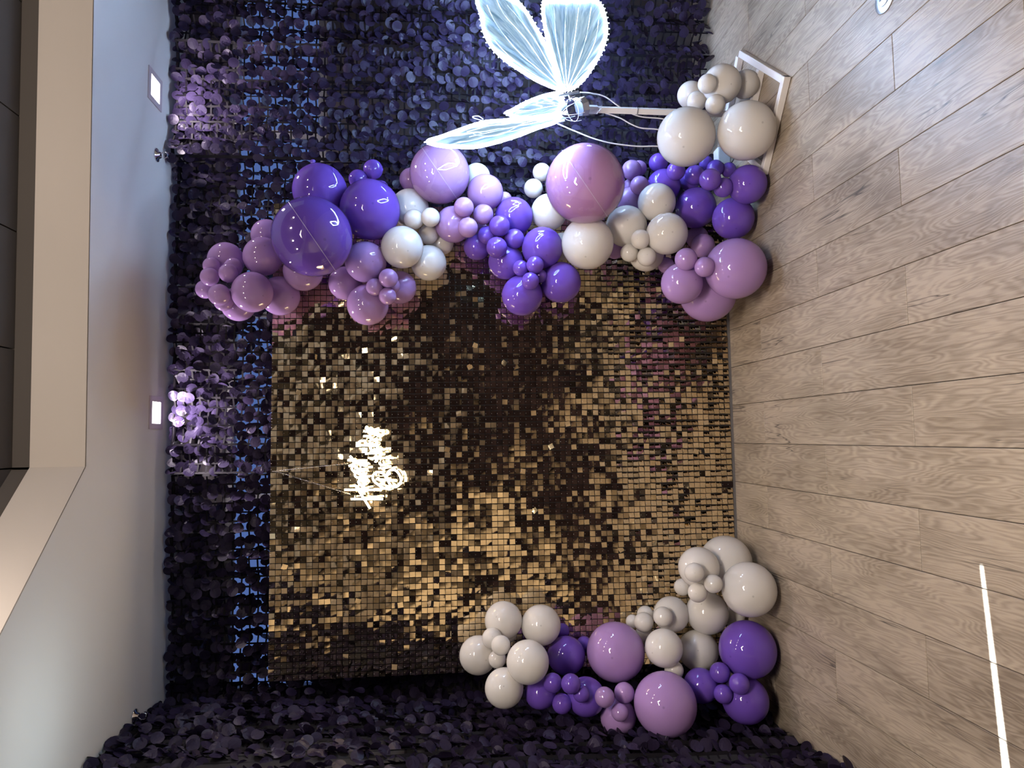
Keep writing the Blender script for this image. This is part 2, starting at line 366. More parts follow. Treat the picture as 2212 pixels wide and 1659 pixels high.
# ------------------------------------------------------------------ sequin wall
SHY, SHX, SHZ = 3.67, -1.1816, .014
sw = empty('sequin_wall', (SHX+1.2, SHY, 0)); tag(sw, 'square gold and black mirror sequin wall standing against the dark curtain', 'backdrop')
panel = None
for i in range(8):
    for j in range(8):
        if panel is None: o = MB().box((-.14985, .0, -.14985), (.14985, .008, .14985)).build('panel', 'black', sw); bevel(o, .001); panel = o.data
        else: o = obj('panel', panel, None, sw)
        o.location = (-1.2+.15+.3*i, 0, SHZ+.15+.3*j)
MB().box((-1.2, -.006, .0), (1.2, .03, SHZ-.001)).build('base_rail', 'rail', sw)
for xx in (-1.0, 0, 1.0): MB().box((xx-.02, .010, SHZ), (xx+.02, .035, SHZ+2.38)).build('support_post', 'rail', sw)
SQ = .0270
def sequin_verts(kx, kz, tw):
    v = []
    for j in range(4):
        for i in range(4):
            x = (i/3-.5)*SQ*.965; z = -(j/3)*SQ*1.02+.003
            y = -(kx*x*x*40 + kz*z*z*40 + tw*x*z*60)
            v.append((x, y, z))
    return np.array(v)
SF = [(j*4+i, j*4+i+1, (j+1)*4+i+1, (j+1)*4+i) for j in range(3) for i in range(3)]
variants = [sequin_verts(rng.normal(0, .02), rng.normal(0, .02), rng.normal(0, .02)) for _ in range(14)]
vmesh = [mesh_from('sequin', v, SF, True) for v in variants]
def smooth_noise(n, cell):
    k = n//cell+3; g = rng.normal(0, 1, (k, k)); out = np.zeros((n, n))
    for a in range(n):
        for b_ in range(n):
            fa, fb = a/cell, b_/cell; ia, ib = int(fa), int(fb); ta, tb = fa-ia, fb-ib
            out[a, b_] = (g[ia, ib]*(1-ta)+g[ia+1, ib]*ta)*(1-tb)+(g[ia, ib+1]*(1-ta)+g[ia+1, ib+1]*ta)*tb
    return out
ptilt = np.kron(rng.normal(0, 1.1, (8, 8)), np.ones((10, 10))); pyaw = np.kron(rng.normal(0, 1.2, (8, 8)), np.ones((10, 10)))
tilt = np.interp(np.arange(80), [0, 28, 44, 62, 79], [-2.2, -2.6, -3.4, -1.6, 1.0])[None, :] + .8*ptilt + 1.9*smooth_noise(80, 6) + rng.normal(0, 2.8, (80, 80))
low = np.clip((.95-.03*np.arange(80))/.5, 0, 1)[None, :]      # the lowest rows hang twisted on their pins
yawm = pyaw + 2.0*smooth_noise(80, 5) + rng.normal(0, 2.6, (80, 80)) + low*(24+rng.normal(0, 9, (80, 80)))
tilt_extra = low*rng.normal(0, 3.5, (80, 80))
roll_ = rng.normal(0, 2.0, (80, 80))
wild = rng.random((80, 80)) < .012
roll_[wild] += rng.normal(0, 22, wild.sum()); tilt[wild] += rng.normal(0, 14, wild.sum())
cells = []
for i in range(80):
    for j in range(80):
        loc = Vector((-1.2+.015+.03*i, -.0065, SHZ+.03*j+.0275))
        cells.append((project(loc+sw.location)[2], i, j, loc))
cells.sort(key=lambda c: c[0])
fv = []; ff = []; pv = []; pf = []; nb = 0
for k, (zc, i, j, loc) in enumerate(cells):
    R = Matrix.Rotation(math.radians(tilt[i, j]+tilt_extra[i, j]), 4, 'X') @ Matrix.Rotation(math.radians(yawm[i, j]), 4, 'Z') @ Matrix.Rotation(math.radians(roll_[i, j]), 4, 'Y')
    vi = int(rng.integers(14))
    if k < 300:
        o = obj('sequin', vmesh[vi], 'sequin', sw); o.matrix_local = Matrix.Translation(loc) @ R
    else:
        a = np.array(R.to_3x3()); q = variants[vi] @ a.T + np.array(loc); m0 = len(fv)*16; fv.append(q); ff += [tuple(t+m0 for t in f) for f in SF]
    c = np.array(loc)+np.array([0, -.0012, -.0005]); s_ = .0011; m0 = len(pv)*5
    pv.append(np.array([(-s_, 0, -s_), (s_, 0, -s_), (s_, 0, s_), (-s_, 0, s_), (0, -.0014, 0)])+c)
    pf += [tuple(t+m0 for t in f) for f in ((0, 1, 4), (1, 2, 4), (2, 3, 4), (3, 0, 4))]
o = obj('sequin_field', mesh_from('sequin_field', np.concatenate(fv), ff, True), 'sequin', sw); tag(o, kind='stuff')
o = obj('pin_field', mesh_from('pin_field', np.concatenate(pv), pf), 'pin', sw); tag(o, kind='stuff')

# ------------------------------------------------------------------ curtains of black paillettes
DR = .0285
def disc_verts(k, fold, ang):
    v = [(0, 0, -DR*.5)]
    for rr, nn in ((.55, 8), (1., 14)):
        for i in range(nn):
            a = 2*PI*i/nn; v.append((rr*DR*math.cos(a), 0, -DR*.75+rr*DR*math.sin(a)))
    v[0] = (0, 0, -DR*.75)
    out = []
    ca, sa = math.cos(ang), math.sin(ang)
    for x, y, z in v:
        u = x*ca+(z+DR*.75)*sa
        out.append((x, -(k*u*u/DR + fold*max(0, u-.25*DR)*1.1), z))
    return np.array(out)
DFc = [(0, 1+i, 1+(i+1) % 8) for i in range(8)]
for i in range(14):
    a = 1+int(i*8/14) % 8; b_ = 1+int((i+1)*8/14) % 8
    DFc.append((a, 9+i, 9+(i+1) % 14))
    if a != b_: DFc.append((a, 9+(i+1) % 14, b_))
dvar = [disc_verts(rng.normal(0, .16), abs(rng.normal(0, .35)) if rng.random() < .45 else 0, rng.uniform(0, PI)) for _ in range(12)]
dmesh = [mesh_from('paillette', v, DFc, False) for v in dvar]
def curtain(label, a, b_, z0, z1, amp, lam, lining, skip, ph, tiltsd=15, bunch=None, lean=0):
    a, b_ = Vector((*a, 0)), Vector((*b_, 0)); d = (b_-a); Ln = d.length; d.normalize(); nr = Vector((d.y, -d.x, 0))
    root = empty('paillette_curtain', (a.x, a.y, z0)); tag(root, label, 'curtain', 'black paillette curtains')
    def off(s, z):
        t = (z-z0)/(z1-z0)
        w = amp*(math.sin(2*PI*s/lam+ph)+.45*math.sin(2*PI*s/(lam*.41)+1.7*ph)) * (.45+.55*(1-t)) + .012*math.sin(3.1*z+5*s)
        if bunch: w += bunch[1]*math.exp(-((s-bunch[0])/.07)**2)*(.35+.65*t)
        return w + .035*(1-t) + lean*t*s/Ln
    def P(s, z): return d*s + nr*off(s, z) + Vector((0, 0, z-z0))
    cs, cz = .049, .043
    ns, nz = int(Ln/cs), int((z1-z0)/cz)
    # ribbon net
    net = MB()
    rows = [z0+.035+(z1-z0-.035)*k/12 for k in range(13)]
    for i in range(ns+1):
        s = i*cs; vv = []
        for z in rows: vv += [P(s-.005, z), P(s+.005, z)]
        net.add(vv, [(2*k, 2*k+1, 2*k+3, 2*k+2) for k in range(12)])
    for j in range(nz):
        z = z1-.004-j*cz; vv = []
        for i in range(ns+1): vv += [P(i*cs, z)-nr*.001, P(i*cs, max(z-.009, z0))-nr*.001]
        net.add(vv, [(2*k, 2*k+2, 2*k+3, 2*k+1) for k in range(ns)])
    net.build('ribbon_net', 'ribbon', root)
    if lining:
        lm = MB(); vv = []; n2 = ns
        for i in range(n2+1):
            for z in (z0, .5*(z0+z1), z1): vv.append(P(i*cs, z)-nr*.012)
        lm.add(vv, [(3*i+k, 3*i+3+k, 3*i+4+k, 3*i+1+k) for i in range(n2) for k in range(2)])
        lm.build('lining', 'lining', root, True)
    # hem tube at the top
    MB().tube([P(Ln*k/24, z1-.004)-nr*.008 for k in range(25)], .009, 6).build('curtain_rod', 'ribbon', root, True)
    items = []
    for i in range(ns+1):
        for j in range(nz+1):
            s = i*cs+(.5*cs if j % 2 else 0)+rng.normal(0, .006); z = z1-j*cz+rng.normal(0, .006)+.012
            if z-1.8*DR < z0 or s > Ln or s < 0: continue
            p = P(s, z); wp = p+root.location
            if skip and skip(wp): continue
            e = .01; t = (P(s+e, z)-P(s-e, z)).normalized()
            pr = project(wp); vis = -20 < pr[0] < 2232 and -20 < pr[1] < 1679
            items.append((pr[2] if vis else 99, p, t))
    items.sort(key=lambda q: q[0])
    vv = []; fc = []
    for k, (zc, p, t) in enumerate(items):
        nn = Vector((t.y, -t.x, 0)); R0 = Matrix(((t.x, -nn.x, 0), (t.y, -nn.y, 0), (t.z, -nn.z, 1)))
        R = R0 @ Matrix.Rotation(math.radians(abs(rng.normal(0, tiltsd))+2), 3, 'X') @ Matrix.Rotation(math.radians(rng.normal(0, tiltsd)), 3, 'Z') @ Matrix.Rotation(math.radians(rng.normal(0, 25)), 3, 'Y')
        vi = int(rng.integers(12)); pos = p + nn*(.003+abs(rng.normal(0, .004)))
        if k < 300 and zc < 90:
            o = obj('paillette', dmesh[vi], 'disc', root); o.matrix_local = Matrix.Translation(pos) @ R.to_4x4()
        else:
            q = dvar[vi] @ np.array(R).T + np.array(pos); m0 = len(vv)*23; vv.append(q); fc += [tuple(u+m0 for u in f) for f in DFc]
    o = obj('paillette_field', mesh_from('paillette_field', np.concatenate(vv), fc), 'disc', root); tag(o, kind='stuff')
    return root
behind = lambda p: -1.08 < p.x < 1.08 and p.z < 2.28
yc = lambda x: 3.875-.038*x
curtain('black paillette curtain behind the glowing butterfly', (1.50, yc(1.5)-.01), (2.95, yc(2.95)), .0, 2.965, .030, .155, False, behind, .4, bunch=(.06, .05))
curtain('black paillette curtain above the garland, lit by the ceiling light', (-.165, yc(-.16)-.02), (1.54, yc(1.52)+.03), .0, 2.965, .026, .14, False, behind, 1.9)
curtain('unlit black paillette curtain between the sign and the corner', (-1.50, yc(-1.3)), (-.175, yc(-.13)), .0, 2.965, .024, .15, False, behind, 3.1)
curtain('black paillette curtain hanging along the side wall', (-1.30, 2.2), (-1.43, 3.80), .0, 2.975, .030, .17, True, None, 5.0, tiltsd=20, lean=.13)

# ------------------------------------------------------------------ balloons
def balloon_mesh(seg=40):
    prof = []
    for i in range(1, 30):
        ph = PI*i/30; r_, z_ = math.sin(ph), math.cos(ph)
        k = max(0, (ph/PI-.70)/.30)
        z_ -= .30*k**2.0; r_ *= (1-.10*k)
        prof.append((r_, z_))
    prof = [(.012, 1.0)] + prof + [(.055, -1.315), (.05, -1.34), (.085, -1.355), (.085, -1.375), (.05, -1.385), (.10, -1.43), (.11, -1.44)]
    mb = MB().lathe(prof, (0, 0, 0), n=seg)
    return mesh_from('balloon', mb.v, mb.f, True)
M['pink'] = rubber('pink lilac latex', (.50, .265, .54), .15)
bmesh_by = {}
for c in ('white', 'lilac', 'violet', 'pink'):
    me = balloon_mesh(); me.materials.append(M[c]); bmesh_by[c] = me
COL = dict(W='white', L='lilac', V='violet', B='violet', P='lilac', Q='pink')
G = 'garland from ceiling to floor beside the butterfly'; K = 'garland low in the corner'; T = 'balloons on the butterfly stand'
# layer (0 = at the back), colour, x, y, r in the photograph, description
BAL = [
 # --- long garland, from its ceiling end to the floor
 (0,'L',488,562,41,'lilac balloon behind the small ones at the ceiling end of the long garland'),
 (1,'L',457,574,19.5,'small lilac balloon at the garland tip, closest to the butterfly of those nearest the ceiling'),
 (1,'L',504,577,21,'small lilac balloon half hidden behind the front one at the garland tip'),
 (3,'L',494,590,22,'small lilac balloon foremost at the ceiling tip, beside the round lilac one'),
 (2,'L',453,598,21.5,'small lilac balloon in the middle of the row of three at the ceiling tip'),
 (1,'L',443,625,21.5,'small lilac balloon nearest the ceiling of the whole garland'),
 (3,'L',474,637,25,'largest small lilac balloon of the bunch at the ceiling tip'),
 (1,'L',483,652,21.5,'small lilac balloon peeking out at the sequin side of the ceiling tip bunch'),
 (2,'L',545,631,46,'shiny lilac balloon in front, between the ceiling tip bunch and the sequin wall corner'),
 (0,'L',515,657,39,'lilac balloon half hidden under the front one, overhanging the dark curtain'),
 (1,'L',568,554,44,'lilac balloon touching the violet bubble on its ceiling side'),
 (0,'L',577,508,36,'lilac balloon tucked behind the violet bubble toward the butterfly'),
 (0,'L',605,639,44,'lilac balloon at the top corner of the sequin wall'),
 (0,'L',655,586,44,'lilac balloon peeking out under the violet bubble over the sequins'),
 (1,'V',691,412,61,'large violet balloon behind the violet bubble, toward the ceiling'),
 (0,'V',774,387,21.5,'small violet balloon between the two large violet ones'),
 (0,'V',806,366,22,'small violet balloon sticking out against the dark curtain'),
 (0,'V',822,408,19,'small violet balloon almost hidden behind the deep violet large one'),
 (2,'V',799.5,453,67,'largest deep violet balloon beside the violet bubble'),
 (3,'B',674.5,511.5,90,'big clear bubble balloon with a violet balloon inside'),
 (1,'L',790,566,45.5,'greyish lilac balloon between the violet bubble and the white ones'),
 (0,'L',746,612,37,'lilac balloon over the sequins next to the violet bubble'),
 (1,'L',794.6,658,45.5,'lilac balloon hanging lowest over the sequins by a small foursome'),
 (2,'L',809.5,620,19,'small lilac balloon of the foursome over the sequins, toward the ceiling'),
 (3,'L',839,601,21,'small lilac balloon of the foursome over the sequins, toward the white balloons'),
 (3,'L',837,639.6,19,'small lilac balloon of the foursome lying on the lowest lilac one'),
 (1,'L',848,617,17,'small lilac balloon of the foursome squeezed in at the back'),
 (0,'L',864,621,36,'lilac balloon behind the foursome, below the white ones'),
 (0,'W',885.5,449,42,'white balloon between the deep violet balloon and the lilac bubble'),
 (1,'W',868.7,534,46.5,'large front white balloon beside the greyish lilac one'),
 (0,'W',926,568,39,'white balloon lowest over the sequins near the lilac foursome'),
 (0,'W',955,526,25,'white balloon peeking out at the back beside the dark lilac one'),
 (2,'W',893.6,474,22,'small white balloon of a trio, toward the ceiling'),
 (2,'W',930,469.5,21,'small white balloon of a trio, toward the lilac bubble'),
 (3,'W',925,506.7,22,'small bright white balloon foremost of a trio'),
 (3,'P',950,375,67.5,'smooth lilac bubble balloon in front of the lower butterfly wing'),
 (0,'L',888,388,26,'lilac balloon hidden behind the smooth lilac bubble on the ceiling side'),
 (0,'L',979,485,40,'dark lilac balloon in shade below the smooth lilac bubble'),
 (2,'L',1002,447.6,22,'small pinkish lilac balloon touching the smooth lilac bubble'),
 (3,'L',1044,463,22.5,'small pinkish lilac balloon in front of the glossy blue lit one'),
 (2,'L',1010.6,491.6,22,'small pinkish lilac balloon over the dark lilac one'),
 (1,'L',1040,496,15,'tiny lilac balloon at the back of the pinkish trio'),
 (0,'W',1030,382,30,'white balloon glowing blue under the butterfly wing'),
 (1,'L',1048,415.6,40,'glossy lilac balloon lit blue by the butterfly'),
 (0,'L',1090,430,16,'tiny lilac balloon behind the glossy blue lit one'),
 (1,'V',1110,467.7,42,'violet balloon in the middle of the garland lit strongly blue'),
 (3,'V',1079,488,23,'small violet balloon foremost beside the pinkish trio'),
 (3,'V',1111,516,22,'small violet balloon of the middle bunch, toward the floor'),
 (3,'V',1073,534.4,23,'small violet balloon of the middle bunch, over the sequins'),
 (2,'V',1052,508,20,'small violet balloon of the middle bunch, half hidden at the back'),
 (2,'V',1171.4,535,45,'violet balloon in front of the large white one under the pink bubble'),
 (0,'V',1030,533.6,29,'violet balloon at the edge of the sequins below the dark lilac one'),
 (1,'V',1092.7,566,38.5,'violet balloon behind the lower small foursome'),
 (2,'V',1128,638,44.5,'violet balloon lowest in the middle, hanging over the sequins'),
 (1,'V',1211,610,44.5,'darker violet balloon at the floor end of the violet part'),
 (3,'V',1125,579,17.5,'small violet balloon of the lower foursome, toward the ceiling'),
 (4,'V',1156,572,19,'small violet balloon of the lower foursome, toward the butterfly'),
 (4,'V',1145.6,607,19,'small violet balloon of the lower foursome, foremost over the sequins'),
 (2,'V',1167,596,15,'tiny violet balloon at the back of the lower foursome'),
 (1,'W',1170,372,20,'small glowing white balloon by the pink bubble, closest to the butterfly'),
 (1,'W',1152,407,21,'small glowing white balloon standing off the pink bubble toward the ceiling'),
 (0,'W',1186,458,40,'bright white balloon on the ceiling side of the pink bubble'),
 (1,'W',1269,525.5,57,'large white balloon under the pink bubble'),
 (0,'W',1216,532,30,'white balloon sliver between the violet and the large white one'),
 (3,'Q',1263.6,397,88.5,'big shiny clear bubble balloon with a pink lilac balloon inside'),
 (1,'L',1364.5,367,22,'small lilac balloon touching the pink bubble on the floor side'),
 (0,'L',1380,364,18,'small lilac balloon behind another one by the pink bubble'),
 (1,'L',1381.6,400.7,21,'small mauve balloon between the pink bubble and the white balloon'),
 (0,'L',1361,402,16,'tiny lilac balloon in the gap beside the pink bubble'),
 (0,'L',1360,434,30,'shaded lilac balloon behind the pink bubble'),
 (1,'W',1418.5,437,42,'white balloon with a warm wedge of light, next to the violet ones'),
 (1,'W',1353,489,45.5,'cream lit white balloon beside the large white one'),
 (2,'W',1440.5,505,46,'bright white balloon in front, next to the violet ones'),
 (3,'W',1383.5,517,21.5,'small white balloon of a trio on the cream balloons, toward the butterfly'),
 (3,'W',1359.7,546,20,'small white balloon of a trio over the sequins, toward the ceiling'),
 (3,'W',1397,554.5,21,'small white balloon of a trio over the sequins, toward the floor'),
 (0,'W',1396,548,39,'white balloon lying behind the small white trio'),
 (2,'V',1422,352,21.5,'small deep blue violet balloon by the large glowing white one'),
 (1,'V',1460,369.5,21,'small deep violet balloon under the large glowing white one'),
 (0,'V',1433,402,38,'deep blue violet balloon in shade near the butterfly stand'),
 (0,'V',1490,390,23,'violet balloon behind a small bunch near the floor'),
 (2,'V',1500.7,378,22.5,'small violet balloon of the bunch near the floor, toward the ceiling'),
 (3,'V',1534,388,24.5,'small violet balloon with a dark crown spot near the floor'),
 (2,'V',1545,364,19.5,'small plum violet balloon of the bunch near the floor, toward the stand'),
 (1,'V',1562,405,22,'small plum violet balloon of the bunch leaning on the floor side'),
 (2,'V',1503,449,45.5,'violet balloon lit blue between the white ones and the floor'),
 (0,'V',1614.6,398.5,44,'violet balloon resting on the floor beside the stand base'),
 (2,'V',1584,472,47,'violet balloon just off the floor next to the big lilac one'),
 (0,'V',1574,367,17,'small violet balloon sliver behind the floor balloon'),
 (0,'V',1525,352,16,'small violet balloon sliver under the glowing white one'),
 (3,'L',1518,531,27,'small lilac balloon of the foursome near the floor, toward the butterfly'),
 (3,'L',1482,560,25,'small lilac balloon of the foursome near the floor, toward the ceiling'),
 (3,'L',1522,576.5,22.5,'small lilac balloon of the foursome pressed on the big lilac one'),
 (1,'L',1494,590,16,'tiny lilac balloon at the back of the foursome near the floor'),
 (1,'L',1589,580.5,68,'biggest lilac balloon touching the floor by the sequin wall'),
 (1,'L',1473,612,46,'pinkish lilac balloon over the lower sequins'),
 (0,'L',1529,635,62,'large lilac balloon lowest over the sequins at the floor'),
 (0,'L',1439,573,18,'lilac balloon sliver behind the pinkish one'),
 (0,'L',1506,513,25,'plum lilac balloon in shade behind the foursome near the floor'),
 (0,'L',1328,540,20,'lilac balloon sliver between two large white ones'),
 # --- on the stand
 (1,'W',1559,182,45,'white balloon at the top of the stand bunch, closest to the frame edge'),
 (0,'W',1610,182,33,'white balloon behind, next to the stand base bars'),
 (0,'W',1492,205,31,'white balloon behind, beside the pole of the butterfly'),
 (3,'W',1527.6,181,22,'small white balloon of the stand trio, farthest from the garland'),
 (3,'W',1504.6,219,23,'small white balloon of the stand trio, toward the ceiling'),
 (3,'W',1545,226,23,'small cream white balloon of the stand trio, toward the floor'),
 (2,'W',1482,296,66,'large glowing white balloon in front of the butterfly pole'),
 (2,'W',1613,282.5,67,'large cream white balloon resting on the stand base'),
 # --- corner garland
 (1,'W',1087.5,1340,42,'white balloon of the corner garland tip ring, over the sequins toward the ceiling'),
 (1,'W',1168.5,1350,44.5,'white balloon of the tip ring next to the violet ones, over the sequins'),
 (1,'W',1033,1415,43,'white balloon nearest the ceiling in the corner garland'),
 (2,'W',1140,1430,48.5,'largest white balloon of the tip ring, in front'),
 (0,'W',1089,1486,44.5,'white balloon of the tip ring against the dark curtain'),
 (2,'W',1063,1378.6,23,'small white balloon in the tip ring, toward the ceiling'),
 (1,'W',1100,1371,17,'smallest white balloon inside the tip ring'),
 (4,'W',1082,1394,22,'small white balloon foremost at the centre of the tip ring'),
 (2,'W',1074,1424,20,'small white balloon in the tip ring, toward the corner'),
 (1,'V',1223,1416,43,'violet balloon between the white tip ring and the round lilac one'),
 (0,'V',1215,1362,16,'violet balloon sliver beside the sequins in the corner garland'),
 (0,'V',1262,1392,18,'violet balloon sliver behind the round lilac one'),
 (2,'L',1330,1408,66,'large lilac balloon in the middle of the corner garland, next to the sequins'),
 (0,'V',1167,1497,36,'violet balloon under the white tip ring against the curtain'),
 (2,'V',1194,1475,22,'small violet balloon of the corner bunch, toward the ceiling'),
 (3,'V',1233,1477,22.5,'small violet balloon of the corner bunch, foremost'),
 (2,'V',1214,1520,23,'small violet balloon of the corner bunch, toward the curtain'),
 (1,'V',1255.6,1499,19,'small violet balloon of the corner bunch, half hidden at the back'),
 (0,'V',1266,1505,44,'dark violet balloon behind the small corner bunch'),
 (2,'L',1306,1506,23,'small lilac balloon of the corner trio, toward the ceiling'),
 (4,'L',1348.6,1496.5,23.5,'small lilac balloon of the corner trio between the two large lilac ones'),
 (2,'L',1339,1539,20,'small lilac balloon of the corner trio, toward the curtain'),
 (0,'L',1335,1548,42,'lilac balloon behind the corner trio against the curtain'),
 (3,'L',1437,1521,73,'biggest lilac balloon in the corner garland, by the curtain'),
 (0,'W',1394,1327,19,'small white balloon at the back of the middle trio over the sequins'),
 (3,'W',1390.5,1344,22,'small white balloon of the middle trio next to the large lilac one'),
 (3,'W',1432,1332,22,'small white balloon of the middle trio, toward the floor'),
 (0,'W',1366,1342,15,'tiny white balloon peeking over the large lilac one'),
 (0,'W',1450,1327,40,'white balloon behind the middle white trio'),
 (2,'W',1434,1399.6,43,'white balloon in front, between the two large lilac ones'),
 (1,'W',1508,1405,46,'white balloon touching the large violet one'),
 (1,'W',1527.6,1324,48,'white balloon below the floor end small bunch'),
 (0,'W',1456,1448,22,'white balloon sliver above the biggest lilac one'),
 (0,'W',1391,1370,20,'white balloon sliver beside the large lilac one'),
 (1,'W',1509.5,1226,46,'white balloon over the sequins at the floor end'),
 (0,'W',1568,1213,58,'large white balloon farthest along the sequin wall on the floor'),
 (2,'W',1618,1273,62,'large white balloon standing on the planks at the floor end'),
 (2,'W',1500,1237,22,'small white balloon of the floor end bunch, resting on the sequin side one'),
 (1,'W',1474,1268,19,'small white balloon of the floor end bunch, toward the ceiling'),
 (4,'W',1507,1280,22,'small white balloon of the floor end bunch, foremost'),
 (3,'W',1541,1261,21,'small white balloon of the floor end bunch, toward the floor'),
 (1,'V',1615,1403,66,'large violet balloon on the floor below the white ones'),
 (0,'V',1514,1481,40,'violet balloon behind a small violet trio in the corner'),
 (3,'V',1555,1453,23.5,'small violet balloon of the corner floor trio, toward the ceiling'),
 (3,'V',1597,1477,24,'small violet balloon of the corner floor trio, toward the floor'),
 (3,'V',1562,1499,22,'small violet balloon of the corner floor trio, toward the curtain'),
 (0,'V',1610,1512,55,'large dark violet balloon on the floor in the corner shade'),
 (0,'W',1585,1331,25,'white balloon sliver behind the large white one on the planks'),
]
order = sorted(range(len(BAL)), key=lambda i: BAL[i][0])
placed = []
for i in order:
    lay, colr, x, y, rp, lab = BAL[i]
    d = ray(x, y); dl = d.length; kR = rp/F/ (1+((x-1106)**2+(y-829.5)**2)/F**2*.35)   # world radius per unit depth
    if y < 300 and x > 1400: base = 3.42 - .02*lay
    elif y > 1440: base = 3.40
    else: base = 3.64
    t = base/d.y; t = (base - 1.42*kR*t)/d.y       # room for the tied neck behind
    for q in placed:
        px = math.hypot(q[2]-x, q[3]-y)
        if lay > q[0] and px < .85*(q[4]+rp): t = min(t, q[6])
    for _ in range(900):
        c = CAM+d*t; R = kR*t; bad = c.z-R < .004
        if not bad:
            for q in placed:
                px = math.hypot(q[2]-x, q[3]-y)
                if (q[5]-c).length < .90*(q[7]+R): bad = True; break
        if not bad: break
        t -= .004
    placed.append((lay, colr, x, y, rp, CAM+d*t, t, kR*t, lab))
for lay, colr, x, y, rp, c, t, R, lab in placed:
    grp = T if (y < 300 and x > 1400) else K if y > 1100 else G
    away = (c-CAM).normalized()
    ax = (-away + Vector(rng.normal(0, .28, 3))).normalized()
    if colr in 'WLV':
        o = obj('balloon', bmesh_by[COL[colr]]); o.location = c; o.scale = (R, R, R)
        o.rotation_euler = ax.to_track_quat('Z', 'Y').to_euler(); tag(o, lab, 'balloon', grp)
    else:
        root = empty('bubble_balloon', c); tag(root, lab, 'balloon', grp)
        n_ = 64
        prof = [(math.sin(PI*k/48)*R if 0 < k < 48 else .001, math.cos(PI*k/48)*R) for k in range(49)]
        MB().lathe(prof, (0, 0, 0), axis=ax, n=n_, caps=False).build('clear_shell', 'bubble', root, True)
        inn = obj('inner_balloon', bmesh_by[COL[colr]], None, root); s_ = R*.985; inn.scale = (s_, s_, s_)
        inn.rotation_euler = (ax+Vector((.2, 0, -.3))).to_track_quat('Z', 'Y').to_euler()
        u = (R2*math.cos(.6)+U2*math.sin(.6)); u = (u-away*u.dot(away)).normalized(); w = (away*-1)
        MB().tube([(u*math.cos(a)+w*math.sin(a))*R*1.002 for a in [PI*k/40 for k in range(41)]], .0007, 4).build('seam', 'seam', root)

# ------------------------------------------------------------------ glowing butterfly on its stand
PX, PY = 1.578, 3.255
bf = empty('butterfly_lamp', (PX, PY, 0)); tag(bf, 'glowing white LED butterfly with film wings on a white pole', 'lamp')
BO = Vector((PX, PY, 0))
def shift(mb): mb.v = [tuple(Vector(v)-BO) for v in mb.v]; return mb
FR, NR, NL = Vector((1.955, 3.36, .018)), Vector((1.578, 2.914, .018)), Vector((1.254, 3.150, .018)); FL = FR+NL-NR
for a, b_ in ((FR, NR), (NR, NL), (NL, FL), (FL, FR)):
    d = (b_-a).normalized()*.016
    o = shift(MB().bar(a-d if (a is NR) else a+d, b_+d if (b_ is NL and a is NR) else b_-d, .032)).build('base_bar', 'tube', bf); bevel(o, .002)
shift(MB().bar((FR+NR)/2+(NL-NR).normalized()*.018, (FL+NL)/2-(NL-NR).normalized()*.018, .03)).build('base_bar', 'tube', bf)
dd = (NL-NR).normalized()
for p, s_ in ((NR, -1), (NL, 1)):
    shift(MB().bar(p+dd*s_*.0145, p+dd*s_*.0185, .022)).build('end_cap', 'cap', bf)
shift(MB().bar((PX, PY, .034), (PX, PY, .83), .026, .026, up=(1, -.8, 0))).build('pole', 'tube', bf)
shift(MB().bar((PX, PY, .60), (PX, PY, .605), .030, .030, up=(1, -.8, 0))).build('pole_collar', 'bracket', bf)
shift(MB().bar((PX, PY, .80), (PX, PY, .86), .034, .034, up=(1, -.8, 0))).build('pole_socket', 'tube', bf)
def zp(X, Y): return 900+X/3.687, Y/3.687            # zoomed reading of the photograph -> photo pixels
def zh(X, Y): return 1180+X/10.37, 150+Y/10.37
BC = atY(1232, 215, PY)                               # hinge of the wings
def wing(outline, nrm, tipname, root_px, veins):
    nrm = Vector(nrm).normalized()
    pts = [onplane(*zp(*q), BC, nrm) for q in outline]; pts = catmull(pts, 6, closed=True)
    rt = onplane(*zp(*root_px), BC, nrm); c = sum(pts, Vector())/len(pts)
    axis = (c-rt).normalized(); side = nrm.cross(axis).normalized()
    # film: rings shrinking towards the root, gently rippled, with two faces
    K_ = 14; v = []; uv = []; f = []; n = len(pts)
    for k in range(K_+1):
        s = 1-k/K_*.97
        for q in pts:
            p = rt+(q-rt)*s; a = math.atan2((p-rt).dot(side), (p-rt).dot(axis)+1e-6); L_ = (p-rt).length
            rip = .0035*math.sin(a*60+3*L_)*(s if s < .98 else 0)+.002*math.sin(L_*55+a*9)*(s < .98)
            v.append(p+nrm*rip-BO); uv.append((L_/.6, a/1.2))
    for k in range(K_):
        for i in range(n): f.append((k*n+i, k*n+(i+1) % n, (k+1)*n+(i+1) % n, (k+1)*n+i))
    me = mesh_from('wing_film', v, f, True); ul = me.uv_layers.new(name='UVMap')
    for lp in me.loops: ul.data[lp.index].uv = uv[lp.vertex_index]
    o = obj('wing', me, 'film', bf)
    o2 = MB().tube([p-BO for p in pts], .0085, 7, closed=True).build('led_edge', 'led', o, True)
    nb_ = len(pts)
    bm_ = MB()
    for i in range(0, nb_, 2):
        p = pts[i]-BO; out = (pts[i]-c).normalized()
        bm_.bar(p+out*.006, p+out*.017, .003, .003, up=nrm)
    tag(bm_.build('led_bead_row', 'led', o), kind='stuff')
    for vn in veins:
        line = catmull([onplane(*zp(*q), BC, nrm)-BO for q in vn], 5)
        MB().tube(line, [.0022*(1-.5*i/len(line)) for i in range(len(line))], 5).build('vein', 'vein', o)
    return o
